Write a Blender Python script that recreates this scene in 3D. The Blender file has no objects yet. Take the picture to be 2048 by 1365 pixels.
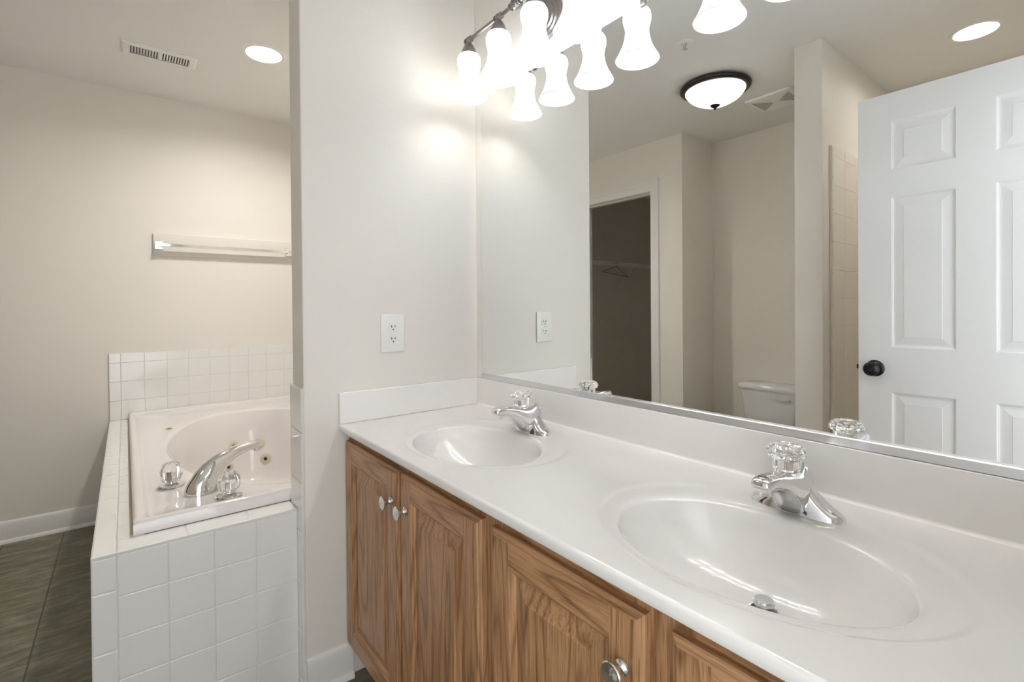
import bpy, bmesh, math, random
from mathutils import Vector, Matrix
PI = math.pi
random.seed(7)

# ------------------------------------------------------------------ camera, world, exposure
C = bpy.context.scene.collection
sc = bpy.context.scene
cam_d = bpy.data.cameras.new('camera'); cam = bpy.data.objects.new('camera', cam_d); C.objects.link(cam)
CAM = Vector((1.5728, -1.0662, 1.1842))
yaw, pitch, roll = [math.radians(a) for a in (51.8709, -0.4286, -0.4674)]
fw = Vector((-math.sin(yaw)*math.cos(pitch), math.cos(yaw)*math.cos(pitch), math.sin(pitch)))
rt = Vector((math.cos(yaw), math.sin(yaw), 0)); up = rt.cross(fw)
r2 = rt*math.cos(roll) + up*math.sin(roll); u2 = -rt*math.sin(roll) + up*math.cos(roll)
cam.matrix_world = Matrix(((r2.x, u2.x, -fw.x, CAM.x), (r2.y, u2.y, -fw.y, CAM.y), (r2.z, u2.z, -fw.z, CAM.z), (0, 0, 0, 1)))
cam_d.sensor_width = 36.0; cam_d.lens = 986.2176/2048*36.0
cam_d.shift_y = -(682.5-621.6)/2048; cam_d.clip_start = 0.01
sc.camera = cam

world = bpy.data.worlds.new('world'); sc.world = world; world.use_nodes = True
WB = world.node_tree.nodes['Background']
WB.inputs[0].default_value = (0.93, 0.97, 1.0, 1); WB.inputs[1].default_value = 3.2
sc.view_settings.view_transform = 'Standard'; sc.view_settings.look = 'None'
sc.view_settings.gamma = 1.0; sc.view_settings.use_curve_mapping = False
sc.view_settings.exposure = 0.0
BULB_COOL, BULB_NEUTRAL = (0.86, 0.93, 1.0), (1.0, 0.945, 0.88)
BULB_STRENGTH = 68.0
DOWNLIGHT_TUB, DOWNLIGHT_SHOWER, DOME_STRENGTH = 400.0, 98.0, 500.0
cy = sc.cycles
cy.use_denoising = True; cy.max_bounces = 14; cy.diffuse_bounces = 8; cy.glossy_bounces = 8
cy.transmission_bounces = 12; cy.transparent_max_bounces = 12; cy.sample_clamp_indirect = 30.0
cy.caustics_reflective = False; cy.caustics_refractive = False; cy.blur_glossy = 0.5

# ------------------------------------------------------------------ materials
def mat(name, col, rough=0.5, metal=0.0, coat=0.0, spec=None, **kw):
    m = bpy.data.materials.new(name); m.use_nodes = True
    b = m.node_tree.nodes['Principled BSDF']
    b.inputs['Base Color'].default_value = (*col, 1); b.inputs['Roughness'].default_value = rough
    b.inputs['Metallic'].default_value = metal; b.inputs['Coat Weight'].default_value = coat
    b.inputs['Coat Roughness'].default_value = 0.04
    for k, v in kw.items(): b.inputs[k.replace('_', ' ')].default_value = v
    return m
def nodes(m): return m.node_tree.nodes, m.node_tree.links, m.node_tree.nodes['Principled BSDF']
def add_bump(m, scale, strength, dist=0.002, detail=3):
    n, l, b = nodes(m)
    tc = n.new('ShaderNodeTexCoord'); t = n.new('ShaderNodeTexNoise'); t.inputs['Scale'].default_value = scale
    t.inputs['Detail'].default_value = detail; bp = n.new('ShaderNodeBump')
    bp.inputs['Strength'].default_value = strength; bp.inputs['Distance'].default_value = dist
    l.new(tc.outputs['Object'], t.inputs['Vector']); l.new(t.outputs['Fac'], bp.inputs['Height']); l.new(bp.outputs['Normal'], b.inputs['Normal'])
    return m
def add_mottle(m, c1, c2, scale):
    n, l, b = nodes(m)
    tc = n.new('ShaderNodeTexCoord'); t = n.new('ShaderNodeTexNoise'); t.inputs['Scale'].default_value = scale; t.inputs['Detail'].default_value = 2
    r = n.new('ShaderNodeValToRGB'); r.color_ramp.elements[0].position = .35; r.color_ramp.elements[1].position = .65
    r.color_ramp.elements[0].color = (*c1, 1); r.color_ramp.elements[1].color = (*c2, 1)
    l.new(tc.outputs['Object'], t.inputs['Vector']); l.new(t.outputs['Fac'], r.inputs['Fac']); l.new(r.outputs['Color'], b.inputs['Base Color'])
    return m
PAINT = add_bump(mat('wall_paint', (0.775, 0.747, 0.702), 0.5), 260, 0.08, 0.001)
CEIL = add_bump(mat('ceiling_paint', (0.80, 0.795, 0.785), 0.8), 200, 0.1, 0.001)
TRIMW = mat('white_trim_paint', (0.77, 0.77, 0.755), 0.35)
DOORW = mat('white_door_paint', (0.80, 0.81, 0.82), 0.38)
MARBLE = add_mottle(mat('cultured_marble', (0.83, 0.82, 0.80), 0.18, coat=0.25), (0.825, 0.808, 0.785), (0.85, 0.835, 0.815), 3.0)
TILE = mat('white_glazed_tile', (0.80, 0.80, 0.785), 0.13, coat=0.3)
TILEB = mat('almond_glazed_tile', (0.78, 0.74, 0.68), 0.2, coat=0.2)
GROUT = mat('grout', (0.71, 0.70, 0.675), 0.8)
CAULK = mat('aged_caulk', (0.55, 0.49, 0.38), 0.7)
ACRY = mat('tub_acrylic', (0.76, 0.73, 0.725), 0.08, coat=0.5)
CHROME = mat('chrome', (0.80, 0.80, 0.80), 0.06, metal=1.0)
SATIN = mat('brushed_aluminium', (0.72, 0.73, 0.74), 0.25, metal=1.0)
PEWTER = mat('aged_pewter', (0.30, 0.27, 0.26), 0.33, metal=0.85)
BRONZE = mat('dark_bronze', (0.022, 0.019, 0.016), 0.32, metal=0.5)
KNOBM = mat('black_bronze_knob', (0.02, 0.02, 0.022), 0.25, metal=0.6)
MIRROR = mat('mirror_glass', (0.93, 0.945, 0.935), 0.0, metal=1.0)
PLAST = mat('white_plastic', (0.82, 0.82, 0.80), 0.3)
DARK = mat('dark_gap', (0.02, 0.02, 0.02), 0.7)
SLOT = mat('shadowed_slot', (0.16, 0.15, 0.13), 0.8)
JETM = mat('yellowed_plastic', (0.62, 0.56, 0.42), 0.35)
PORC = mat('toilet_porcelain', (0.74, 0.755, 0.76), 0.12, coat=0.4)
WIRE = mat('white_coated_wire', (0.88, 0.87, 0.85), 0.4)
HANG = mat('dark_wire', (0.05, 0.045, 0.04), 0.5)
CARPET = add_bump(mat('closet_carpet', (0.50, 0.44, 0.36), 0.95), 400, 0.5)
ACRYL = mat('clear_acrylic', (1, 1, 1), 0.02, IOR=1.47); nodes(ACRYL)[2].inputs['Transmission Weight'].default_value = 1.0
CLIP = mat('clear_clip', (0.95, 0.95, 0.95), 0.15, IOR=1.45); nodes(CLIP)[2].inputs['Transmission Weight'].default_value = 0.8

def emit(name, col, strength):
    m = bpy.data.materials.new(name); m.use_nodes = True; n = m.node_tree.nodes; l = m.node_tree.links
    n.clear(); e = n.new('ShaderNodeEmission'); o = n.new('ShaderNodeOutputMaterial')
    e.inputs[0].default_value = (*col, 1); e.inputs[1].default_value = strength; l.new(e.outputs[0], o.inputs[0]); return m
BULBC = emit('cool_bulb', BULB_COOL, BULB_STRENGTH); BULBN = emit('neutral_bulb', BULB_NEUTRAL, BULB_STRENGTH)
LENS_T = emit('tub_downlight_lens', (1.0, 0.948, 0.872), DOWNLIGHT_TUB); LENS_S = emit('shower_downlight_lens', (1.0, 0.93, 0.84), DOWNLIGHT_SHOWER)
BULBD = emit('dome_bulb', (1.0, 0.96, 0.91), DOME_STRENGTH)
def frosted(name, col, tr=0.6, glow=None):
    m = bpy.data.materials.new(name); m.use_nodes = True; n = m.node_tree.nodes; l = m.node_tree.links
    n.clear(); o = n.new('ShaderNodeOutputMaterial'); d = n.new('ShaderNodeBsdfDiffuse'); t = n.new('ShaderNodeBsdfTranslucent')
    g = n.new('ShaderNodeBsdfGlossy'); g.inputs['Roughness'].default_value = 0.12; mx = n.new('ShaderNodeMixShader'); mg = n.new('ShaderNodeMixShader')
    d.inputs[0].default_value = (*col, 1); t.inputs[0].default_value = (*col, 1); mx.inputs[0].default_value = tr
    l.new(d.outputs[0], mx.inputs[1]); l.new(t.outputs[0], mx.inputs[2]); mg.inputs[0].default_value = 0.05
    l.new(mx.outputs[0], mg.inputs[1]); l.new(g.outputs[0], mg.inputs[2]); l.new(mg.outputs[0], o.inputs[0]); return m
SHADE = frosted('frosted_glass_shade', (0.92, 0.93, 0.94), 0.24)
BOWL = frosted('alabaster_glass', (0.90, 0.89, 0.87), 0.45)

def oak(name, axis):
    m = mat(name, (0.4, 0.22, 0.1), 0.36, coat=0.12); n, l, b = nodes(m)
    tc = n.new('ShaderNodeTexCoord')
    mp = n.new('ShaderNodeMapping'); s = [1, 1, 1]; s['xyz'.index(axis)] = 0.075; mp.inputs['Scale'].default_value = s
    l.new(tc.outputs['Object'], mp.inputs['Vector'])
    # slow bending of the growth rings gives the cathedral figure
    nz = n.new('ShaderNodeTexNoise'); nz.inputs['Scale'].default_value = 6.5; nz.inputs['Detail'].default_value = 2.0; nz.inputs['Roughness'].default_value = 0.35
    l.new(mp.outputs[0], nz.inputs['Vector'])
    mul = n.new('ShaderNodeMath'); mul.operation = 'MULTIPLY'; mul.inputs[1].default_value = 30.0; l.new(nz.outputs['Fac'], mul.inputs[0])
    fr = n.new('ShaderNodeMath'); fr.operation = 'PINGPONG'; fr.inputs[1].default_value = 0.5; l.new(mul.outputs[0], fr.inputs[0])
    f2 = n.new('ShaderNodeTexNoise'); f2.inputs['Scale'].default_value = 210; f2.inputs['Detail'].default_value = 4
    mp2 = n.new('ShaderNodeMapping'); s2 = [1, 1, 1]; s2['xyz'.index(axis)] = 0.035; mp2.inputs['Scale'].default_value = s2
    l.new(tc.outputs['Object'], mp2.inputs['Vector']); l.new(mp2.outputs[0], f2.inputs['Vector'])
    pore = n.new('ShaderNodeTexNoise'); pore.inputs['Scale'].default_value = 520; pore.inputs['Detail'].default_value = 2; l.new(mp2.outputs[0], pore.inputs['Vector'])
    ra = n.new('ShaderNodeValToRGB'); e = ra.color_ramp.elements
    e[0].position = 0.0; e[0].color = (0.265, 0.132, 0.058, 1); e[1].position = 0.5; e[1].color = (0.465, 0.268, 0.136, 1)
    k = e.new(0.08); k.color = (0.330, 0.178, 0.084, 1); k = e.new(0.18); k.color = (0.420, 0.236, 0.115, 1)
    l.new(fr.outputs[0], ra.inputs['Fac'])
    rb = n.new('ShaderNodeValToRGB'); e = rb.color_ramp.elements
    e[0].position = 0.36; e[0].color = (0.70, 0.64, 0.58, 1); e[1].position = 0.56; e[1].color = (1.06, 1.04, 1.02, 1)
    l.new(f2.outputs['Fac'], rb.inputs['Fac'])
    rc = n.new('ShaderNodeValToRGB'); e = rc.color_ramp.elements
    e[0].position = 0.34; e[0].color = (0.55, 0.5, 0.45, 1); e[1].position = 0.45; e[1].color = (1, 1, 1, 1)
    l.new(pore.outputs['Fac'], rc.inputs['Fac'])
    m1 = n.new('ShaderNodeMix'); m1.data_type = 'RGBA'; m1.blend_type = 'MULTIPLY'; m1.inputs[0].default_value = 0.85
    m2 = n.new('ShaderNodeMix'); m2.data_type = 'RGBA'; m2.blend_type = 'MULTIPLY'; m2.inputs[0].default_value = 0.8
    l.new(ra.outputs[0], m1.inputs[6]); l.new(rb.outputs[0], m1.inputs[7]); l.new(m1.outputs[2], m2.inputs[6]); l.new(rc.outputs[0], m2.inputs[7])
    l.new(m2.outputs[2], b.inputs['Base Color'])
    bp = n.new('ShaderNodeBump'); bp.inputs['Strength'].default_value = 0.25; bp.inputs['Distance'].default_value = 0.0008
    l.new(f2.outputs['Fac'], bp.inputs['Height']); l.new(bp.outputs[0], b.inputs['Normal'])
    return m
OAKV, OAKH = oak('oak_upright_grain', 'z'), oak('oak_level_grain', 'x')

def floor_mat():
    m = mat('slate_look_floor_tile', (0.1, 0.1, 0.08), 0.42); n, l, b = nodes(m)
    tc = n.new('ShaderNodeTexCoord'); sx = n.new('ShaderNodeSeparateXYZ'); l.new(tc.outputs['Object'], sx.inputs[0])
    def line(sock, off, T=0.2245, w=0.0035):
        a = n.new('ShaderNodeMath'); a.operation = 'ADD'; a.inputs[1].default_value = off + 100*T; l.new(sock, a.inputs[0])
        p = n.new('ShaderNodeMath'); p.operation = 'PINGPONG'; p.inputs[1].default_value = T/2; l.new(a.outputs[0], p.inputs[0])
        c = n.new('ShaderNodeMapRange'); c.interpolation_type = 'SMOOTHSTEP'; c.inputs[1].default_value = w*0.4; c.inputs[2].default_value = w; l.new(p.outputs[0], c.inputs[0]); return c.outputs[0]
    lx = line(sx.outputs[0], 1.180, w=0.0022); ly = line(sx.outputs[1], 1.3345, 0.2300)
    mn = n.new('ShaderNodeMath'); mn.operation = 'MINIMUM'; l.new(lx, mn.inputs[0]); l.new(ly, mn.inputs[1])
    mp = n.new('ShaderNodeMapping'); mp.inputs['Scale'].default_value = (1.0, 0.28, 1); mp.inputs['Rotation'].default_value = (0, 0, 0.12); l.new(tc.outputs['Object'], mp.inputs['Vector'])
    t = n.new('ShaderNodeTexNoise'); t.inputs['Scale'].default_value = 26; t.inputs['Detail'].default_value = 7; t.inputs['Roughness'].default_value = 0.68; l.new(mp.outputs[0], t.inputs['Vector'])
    t2 = n.new('ShaderNodeTexNoise'); t2.inputs['Scale'].default_value = 7; t2.inputs['Detail'].default_value = 3; l.new(tc.outputs['Object'], t2.inputs['Vector'])
    r = n.new('ShaderNodeValToRGB'); e = r.color_ramp.elements
    e[0].position = .34; e[0].color = (0.090, 0.084, 0.058, 1); e[1].position = .66; e[1].color = (0.275, 0.255, 0.198, 1)
    k = e.new(.5); k.color = (0.160, 0.150, 0.108, 1)
    l.new(t.outputs['Fac'], r.inputs['Fac'])
    r2_ = n.new('ShaderNodeValToRGB'); e = r2_.color_ramp.elements; e[0].position = .4; e[0].color = (0.90, 0.93, 0.89, 1); e[1].position = .6; e[1].color = (1.06, 1.02, 0.97, 1)
    l.new(t2.outputs['Fac'], r2_.inputs['Fac'])
    m1 = n.new('ShaderNodeMix'); m1.data_type = 'RGBA'; m1.blend_type = 'MULTIPLY'; m1.inputs[0].default_value = 1; l.new(r.outputs[0], m1.inputs[6]); l.new(r2_.outputs[0], m1.inputs[7])
    m2 = n.new('ShaderNodeMix'); m2.data_type = 'RGBA'; l.new(mn.outputs[0], m2.inputs[0]); m2.inputs[6].default_value = (0.05, 0.047, 0.034, 1); l.new(m1.outputs[2], m2.inputs[7])
    l.new(m2.outputs[2], b.inputs['Base Color'])
    ad = n.new('ShaderNodeMath'); ad.operation = 'MULTIPLY_ADD'; ad.inputs[1].default_value = 0.35; l.new(t.outputs['Fac'], ad.inputs[0]); l.new(mn.outputs[0], ad.inputs[2])
    bp = n.new('ShaderNodeBump'); bp.inputs['Strength'].default_value = 0.5; bp.inputs['Distance'].default_value = 0.002
    l.new(ad.outputs[0], bp.inputs['Height']); l.new(bp.outputs[0], b.inputs['Normal'])
    return m
FLOOR = floor_mat()

# ------------------------------------------------------------------ helpers
def nb(): return bmesh.new()
def origin_of(p):
    v = Vector((0, 0, 0))
    while p: v += p.location; p = p.parent
    return v
def obj(name, bm, m, parent=None, smooth=False, sharp=40, loc=None):
    """link a bmesh (world coordinates) as one mesh object; a child is stored relative to its parent's base"""
    base = origin_of(parent)
    here = Vector(loc) if loc is not None else base.copy()
    bmesh.ops.translate(bm, verts=bm.verts, vec=-here)
    me = bpy.data.meshes.new(name)
    if smooth:
        for f in bm.faces: f.smooth = True
        for e in bm.edges:
            if len(e.link_faces) == 2 and e.calc_face_angle(0) > math.radians(sharp): e.smooth = False
    bm.normal_update(); bm.to_mesh(me); bm.free()
    for mm in (m if isinstance(m, (list, tuple)) else [m]): me.materials.append(mm)
    o = bpy.data.objects.new(name, me); C.objects.link(o); o.parent = parent
    o.location = here - base
    return o
def thing(name, label, cat, loc=(0, 0, 0), group=None):
    o = bpy.data.objects.new(name, None); C.objects.link(o); o.location = loc; o.empty_display_size = .05
    o['label'] = label; o['category'] = cat
    if group: o['group'] = group
    return o
def tag(o, label, cat, group=None):
    o['label'] = label; o['category'] = cat
    if group: o['group'] = group
    return o
def struct(name, bm, m, label=None, **k):
    o = obj(name, bm, m, **k); o['kind'] = 'structure'
    if label: o['label'] = label
    return o
def copy_tree(o, parent=None):
    c = o.copy(); C.objects.link(c); c.parent = parent
    for ch in [x for x in o.children]: copy_tree(ch, c)
    return c
def box(bm, x0, x1, y0, y1, z0, z1, bev=0.0, seg=2, mi=0):
    x0, x1 = sorted((x0, x1)); y0, y1 = sorted((y0, y1)); z0, z1 = sorted((z0, z1))
    r = bmesh.ops.create_cube(bm, size=1.0); vs = r['verts']
    bmesh.ops.scale(bm, vec=(x1-x0, y1-y0, z1-z0), verts=vs)
    bmesh.ops.translate(bm, vec=((x0+x1)/2, (y0+y1)/2, (z0+z1)/2), verts=vs)
    fs = set(f for v in vs for f in v.link_faces)
    for f in fs: f.material_index = mi
    if bev > 0:
        es = list(set(e for v in vs for e in v.link_edges))
        r = bmesh.ops.bevel(bm, geom=es, offset=bev, segments=seg, affect='EDGES', profile=0.5)
        for f in r['faces']: f.material_index = mi
def ring_loft(bm, rings, closed_u=True, cap0=False, cap1=False, mi=0):
    """rings: lists of points of the same length"""
    vr = [[bm.verts.new(p) for p in r] for r in rings]; n = len(rings[0])
    for a, b in zip(vr, vr[1:]):
        for i in range(n if closed_u else n-1):
            j = (i+1) % n
            try: bm.faces.new((a[i], a[j], b[j], b[i])).material_index = mi
            except ValueError: pass
    if cap0: bm.faces.new(list(reversed(vr[0]))).material_index = mi
    if cap1: bm.faces.new(vr[-1]).material_index = mi
    return vr
def lathe(bm, prof, c=(0, 0, 0), axis='z', n=32, cap=True, wob=None, mi=0):
    """prof: (radius, height) pairs; axis z up, or y (height runs to -y), or x"""
    c = Vector(c); rings = []
    for r, h in prof:
        ring = []
        for i in range(n):
            a = 2*PI*i/n; rr = max(r, 1e-5)*(wob(a, r, h) if wob else 1)
            u, v = rr*math.cos(a), rr*math.sin(a)
            ring.append(c + (Vector((u, v, h)) if axis == 'z' else Vector((u, -h, v)) if axis == 'y' else Vector((h, u, v))))
        rings.append(ring)
    ring_loft(bm, rings, cap0=cap, cap1=cap, mi=mi)
    return rings
def tube(bm, pts, r, n=10, cap=True, mi=0):
    pts = [Vector(p) for p in pts]; rings = []; prev = None
    for i, p in enumerate(pts):
        d = ((pts[min(i+1, len(pts)-1)] - pts[max(i-1, 0)])).normalized()
        if prev is None:
            a = d.orthogonal().normalized()
        else:
            a = (prev - d*prev.dot(d)).normalized()
        prev = a; b = d.cross(a); rr = r[i] if isinstance(r, (list, tuple)) else r
        rings.append([p + (a*math.cos(2*PI*k/n) + b*math.sin(2*PI*k/n))*rr for k in range(n)])
    ring_loft(bm, rings, cap0=cap, cap1=cap, mi=mi)
def fixn(bm):
    bmesh.ops.recalc_face_normals(bm, faces=bm.faces)
    return bm
def sphere(bm, c, r, seg=20, sx=1, sy=1, sz=1):
    q = bmesh.ops.create_uvsphere(bm, u_segments=seg, v_segments=seg//2, radius=r)
    bmesh.ops.scale(bm, vec=(sx, sy, sz), verts=q['verts']); bmesh.ops.translate(bm, vec=c, verts=q['verts'])
def angles_for(x0, x1, y0, y1, cx, cy_, n=96):
    A = [2*PI*i/n for i in range(n)] + [math.atan2(b-cy_, a-cx) % (2*PI) for a in (x0, x1) for b in (y0, y1)]
    A = sorted(set(round(a, 5) for a in A)); out = []
    for a in A:
        if out and a-out[-1] < 0.008: continue
        out.append(a)
    for c in [round(math.atan2(b-cy_, a-cx) % (2*PI), 5) for a in (x0, x1) for b in (y0, y1)]:
        k = min(range(len(out)), key=lambda i: abs(out[i]-c)); out[k] = c
    return out
def rect_ring(x0, x1, y0, y1, cx, cy_, A, z):
    P = []
    for a in A:
        dx, dy = math.cos(a), math.sin(a); t = 1e9
        if dx > 1e-9: t = min(t, (x1-cx)/dx)
        if dx < -1e-9: t = min(t, (x0-cx)/dx)
        if dy > 1e-9: t = min(t, (y1-cy_)/dy)
        if dy < -1e-9: t = min(t, (y0-cy_)/dy)
        P.append(Vector((cx+dx*t, cy_+dy*t, z)))
    return P
def ell_ring(cx, cy_, a, b, A, z, ocx=None, ocy=None):
    """points of an ellipse in the polar directions A taken from the ellipse centre"""
    P = []
    for t in A:
        dx, dy = math.cos(t), math.sin(t); r = 1/math.sqrt((dx/a)**2+(dy/b)**2)
        P.append(Vector((cx+dx*r, cy_+dy*r, z)))
    return P
def tile_rects(bm, org, U, V, N, cols, rows, th=0.008, gap=0.0022, bev=0.0015):
    """glazed tiles (cols, rows: lists of widths) standing proud of a thin grout bed; N points out of the wall"""
    org, U, V, N = Vector(org), Vector(U), Vector(V), Vector(N)
    W, Hh = sum(cols), sum(rows)
    def quadbox(u0, u1, v0, v1, d0, d1, b, mi):
        pts = lambda u, v, d: org + U*u + V*v + N*d
        base = [pts(u0, v0, d0), pts(u1, v0, d0), pts(u1, v1, d0), pts(u0, v1, d0)]
        mid = [pts(u0, v0, d1-b), pts(u1, v0, d1-b), pts(u1, v1, d1-b), pts(u0, v1, d1-b)]
        m2 = [pts(u0+b*.3, v0+b*.3, d1-b*.3), pts(u1-b*.3, v0+b*.3, d1-b*.3), pts(u1-b*.3, v1-b*.3, d1-b*.3), pts(u0+b*.3, v1-b*.3, d1-b*.3)]
        top = [pts(u0+b, v0+b, d1), pts(u1-b, v0+b, d1), pts(u1-b, v1-b, d1), pts(u0+b, v1-b, d1)]
        ring_loft(bm, [base, mid, m2, top], cap0=True, cap1=True, mi=mi)
    quadbox(0.0, W, 0.0, Hh, 0, th-0.0006-bev*.55, 0.0001, 1)
    u = 0
    for c in cols:
        v = 0
        for r in rows:
            quadbox(u+gap/2, u+c-gap/2, v+gap/2, v+r-gap/2, 0.0005, th, bev, 0); v += r
        u += c
    return bm
def panel_ring(bm, x0, x1, z0, z1, y, prof, mi_v=0, mi_h=1, cap_mi=0):
    """nested rectangles facing -y: prof = (inset, depth) where depth>0 goes back into the leaf"""
    prev = None
    for k, (i, d) in enumerate(prof):
        cur = [Vector((x0+i, y+d, z0+i)), Vector((x1-i, y+d, z0+i)), Vector((x1-i, y+d, z1-i)), Vector((x0+i, y+d, z1-i))]
        cv = [bm.verts.new(p) for p in cur]
        if prev:
            for s in range(4):
                t = (s+1) % 4
                f = bm.faces.new((prev[s], prev[t], cv[t], cv[s])); f.material_index = mi_h if s in (0, 2) else mi_v
        prev = cv
    bm.faces.new(prev).material_index = cap_mi
def quad(bm, pts, mi=0):
    f = bm.faces.new([bm.verts.new(p) for p in pts]); f.material_index = mi; return f

# ------------------------------------------------------------------ key dimensions (metres)
H = 2.44; XF = -2.0046; XR = 1.585
PA = -0.6414; PT = -0.1209                       # vanity/tub partition: end and thickness
YC, YK, XJ = -2.1374, -2.5551, -0.4838           # closet wall, toilet wall, jog
SP1, SP2, SG = 0.5239, 0.6476, -1.5370           # shower partition
YEND = -4.25
DK, DY, DX = 0.5610, -1.1412, -0.0528            # tub deck height, outer edge, skirt plane
ZC, ZS, YF = 0.8161, 0.9164, -0.5372             # counter top, splash top, counter front
TS = 0.0130

# ------------------------------------------------------------------ shell
bm = nb(); box(bm, XF-.1, 2.6, YEND-.1, .1, -.1, 0); struct('floor', bm, FLOOR)
bm = nb(); box(bm, XF, XJ-.115, YEND, YC-.115, 0, .012); struct('floor_closet', bm, CARPET)
# ceiling with two round openings for the recessed lights
CAN = [(-1.094, -0.5135, 0.081), (1.103, -2.045, 0.081)]
bm = nb()
cxs = sorted([XF-.1, 2.6] + [c[0]+s*.13 for c in CAN for s in (-1, 1)]); cys = sorted([YEND-.1, .1] + [c[1]+s*.13 for c in CAN for s in (-1, 1)])
for i in range(len(cxs)-1):
    for j in range(len(cys)-1):
        mx_, my_ = (cxs[i]+cxs[i+1])/2, (cys[j]+cys[j+1])/2
        hit = [c for c in CAN if abs(c[0]-mx_) < .02 and abs(c[1]-my_) < .02]
        if hit:
            c = hit[0]; A = angles_for(cxs[i], cxs[i+1], cys[j], cys[j+1], c[0], c[1], 48)
            ring_loft(bm, [rect_ring(cxs[i], cxs[i+1], cys[j], cys[j+1], c[0], c[1], A, H), ell_ring(c[0], c[1], c[2], c[2], A, H), ell_ring(c[0], c[1], c[2], c[2], A, H+.09)])
            quad(bm, [(cxs[i], cys[j], H+.1), (cxs[i+1], cys[j], H+.1), (cxs[i+1], cys[j+1], H+.1), (cxs[i], cys[j+1], H+.1)])
        else:
            quad(bm, [(cxs[i], cys[j], H), (cxs[i+1], cys[j], H), (cxs[i+1], cys[j+1], H), (cxs[i], cys[j+1], H)])
            quad(bm, [(cxs[i], cys[j], H+.1), (cxs[i+1], cys[j], H+.1), (cxs[i+1], cys[j+1], H+.1), (cxs[i], cys[j+1], H+.1)])
struct('ceiling', bm, CEIL)
bm = nb(); box(bm, XF-.1, XR+.1, 0, .1, 0, H); struct('wall_back', bm, PAINT)
bm = nb(); box(bm, XF-.1, XF, YEND-.1, 0, 0, H); struct('wall_left', bm, PAINT)
bm = nb(); box(bm, PT, 0, PA, 0, 0, H, bev=.004, seg=2); struct('wall_partition', bm, PAINT)
CX0, CX1, CZ = -1.47, -0.7546, 2.0611             # closet opening
bm = nb()
box(bm, XF, CX0-.02, YC-.115, YC, 0, H); box(bm, CX1+.02, XJ, YC-.115, YC, 0, H); box(bm, CX0-.02, CX1+.02, YC-.115, YC, CZ+.02, H)
struct('wall_closet', bm, PAINT)
bm = nb(); box(bm, XJ-.115, XJ, YEND, YC-.115, 0, H); struct('wall_jog', bm, PAINT)
bm = nb(); box(bm, XJ, XR+.1, YK-.1, YK, 0, H); struct('wall_toilet', bm, PAINT)
bm = nb(); box(bm, XF-.1, XJ, YEND-.1, YEND, 0, H); struct('wall_closet_back', bm, PAINT)
bm = nb(); box(bm, SP1, SP2, YK, SG, 0, H, bev=.003, seg=2); struct('wall_shower', bm, PAINT)
DY0, DY1 = -1.388, -0.64                          # doorway in the right wall
bm = nb(); box(bm, XR, XR+.115, YK, DY0, 0, H); box(bm, XR, XR+.115, DY1, 0, 0, H); box(bm, XR, XR+.115, DY0, DY1, 2.05, H)
struct('wall_right', bm, PAINT)

# ------------------------------------------------------------------ baseboards, casings
def baseboard(name, p0, p1, n, hgt=.1107):
    """p0->p1 along the wall foot, n = direction into the room"""
    p0, p1, n = Vector((*p0, 0)), Vector((*p1, 0)), Vector((*n, 0)); bm = nb()
    prof = [(0, 0), (.022, 0), (.0215, .008), (.018, .015), (.012, .019), (.012, hgt-.026), (.0105, hgt-.020), (.010, hgt-.010), (.006, hgt-.003), (.003, hgt), (0, hgt)]
    rings = [[p + n*a + Vector((0, 0, b)) for a, b in prof] for p in (p0, p1)]
    ring_loft(bm, rings, cap0=True, cap1=True); struct(name, fixn(bm), TRIMW, smooth=True, sharp=30)
baseboard('baseboard_left', (XF, DY-.001), (XF, YC), (1, 0))
baseboard('baseboard_partition', (0, PA), (0, -.500), (1, 0))
baseboard('baseboard_closet', (CX1+.078, YC), (XJ, YC), (0, 1))
baseboard('baseboard_closet_left', (XF+.022, YC), (CX0-.078, YC), (0, 1))
baseboard('baseboard_jog', (XJ, YC-.0), (XJ, YK), (1, 0))
baseboard('baseboard_toilet', (XJ+.022, YK), (SP1, YK), (0, 1))
baseboard('baseboard_shower', (SP1, SG), (SP2, SG), (0, 1))
baseboard('baseboard_right', (XR, YF-.0), (XR, DY1+.06), (-1, 0))
def casing(name, x0, x1, z1, y, w=.0755, wt=.0938, d=1):
    """door casing around an opening in a wall facing +y: three mitred legs with a moulded profile, plus the jamb"""
    bm = nb(); prof = [(0.0, 0.002), (.004, .010), (.012, .011), (.040, .013), (.044, .0165), (.052, .017), (.060, .0185), (1.0, .018), (1.0, 0)]
    def pts(f):
        out = []
        for a, h in prof:
            ax = min(a, w) if a < 1 else w; az = min(a*wt/w, wt) if a < 1 else wt; out.append(f(ax, az, h))
        return out
    R = [pts(lambda a, b, h: Vector((x0-a, y+h*d, 0))), pts(lambda a, b, h: Vector((x0-a, y+h*d, z1+b))),
         pts(lambda a, b, h: Vector((x1+a, y+h*d, z1+b))), pts(lambda a, b, h: Vector((x1+a, y+h*d, 0)))]
    ring_loft(bm, R, closed_u=False); fixn(bm)
    return bm
bm = casing('closet', CX0, CX1, CZ, YC); struct('trim_1', bm, TRIMW)
bm = nb(); t_ = .0195
box(bm, CX0-t_, CX0, YC-.117, YC+.001, 0, CZ+t_); box(bm, CX1, CX1+t_, YC-.117, YC+.001, 0, CZ+t_); box(bm, CX0, CX1, YC-.117, YC+.001, CZ, CZ+t_)
box(bm, CX0, CX0+.010, YC-.075, YC-.04, 0, CZ); box(bm, CX1-.010, CX1, YC-.075, YC-.04, 0, CZ); box(bm, CX0+.010, CX1-.010, YC-.075, YC-.04, CZ-.010, CZ)
struct('trim_2', bm, TRIMW)
bm = nb()                                           # entry doorway jamb
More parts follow.
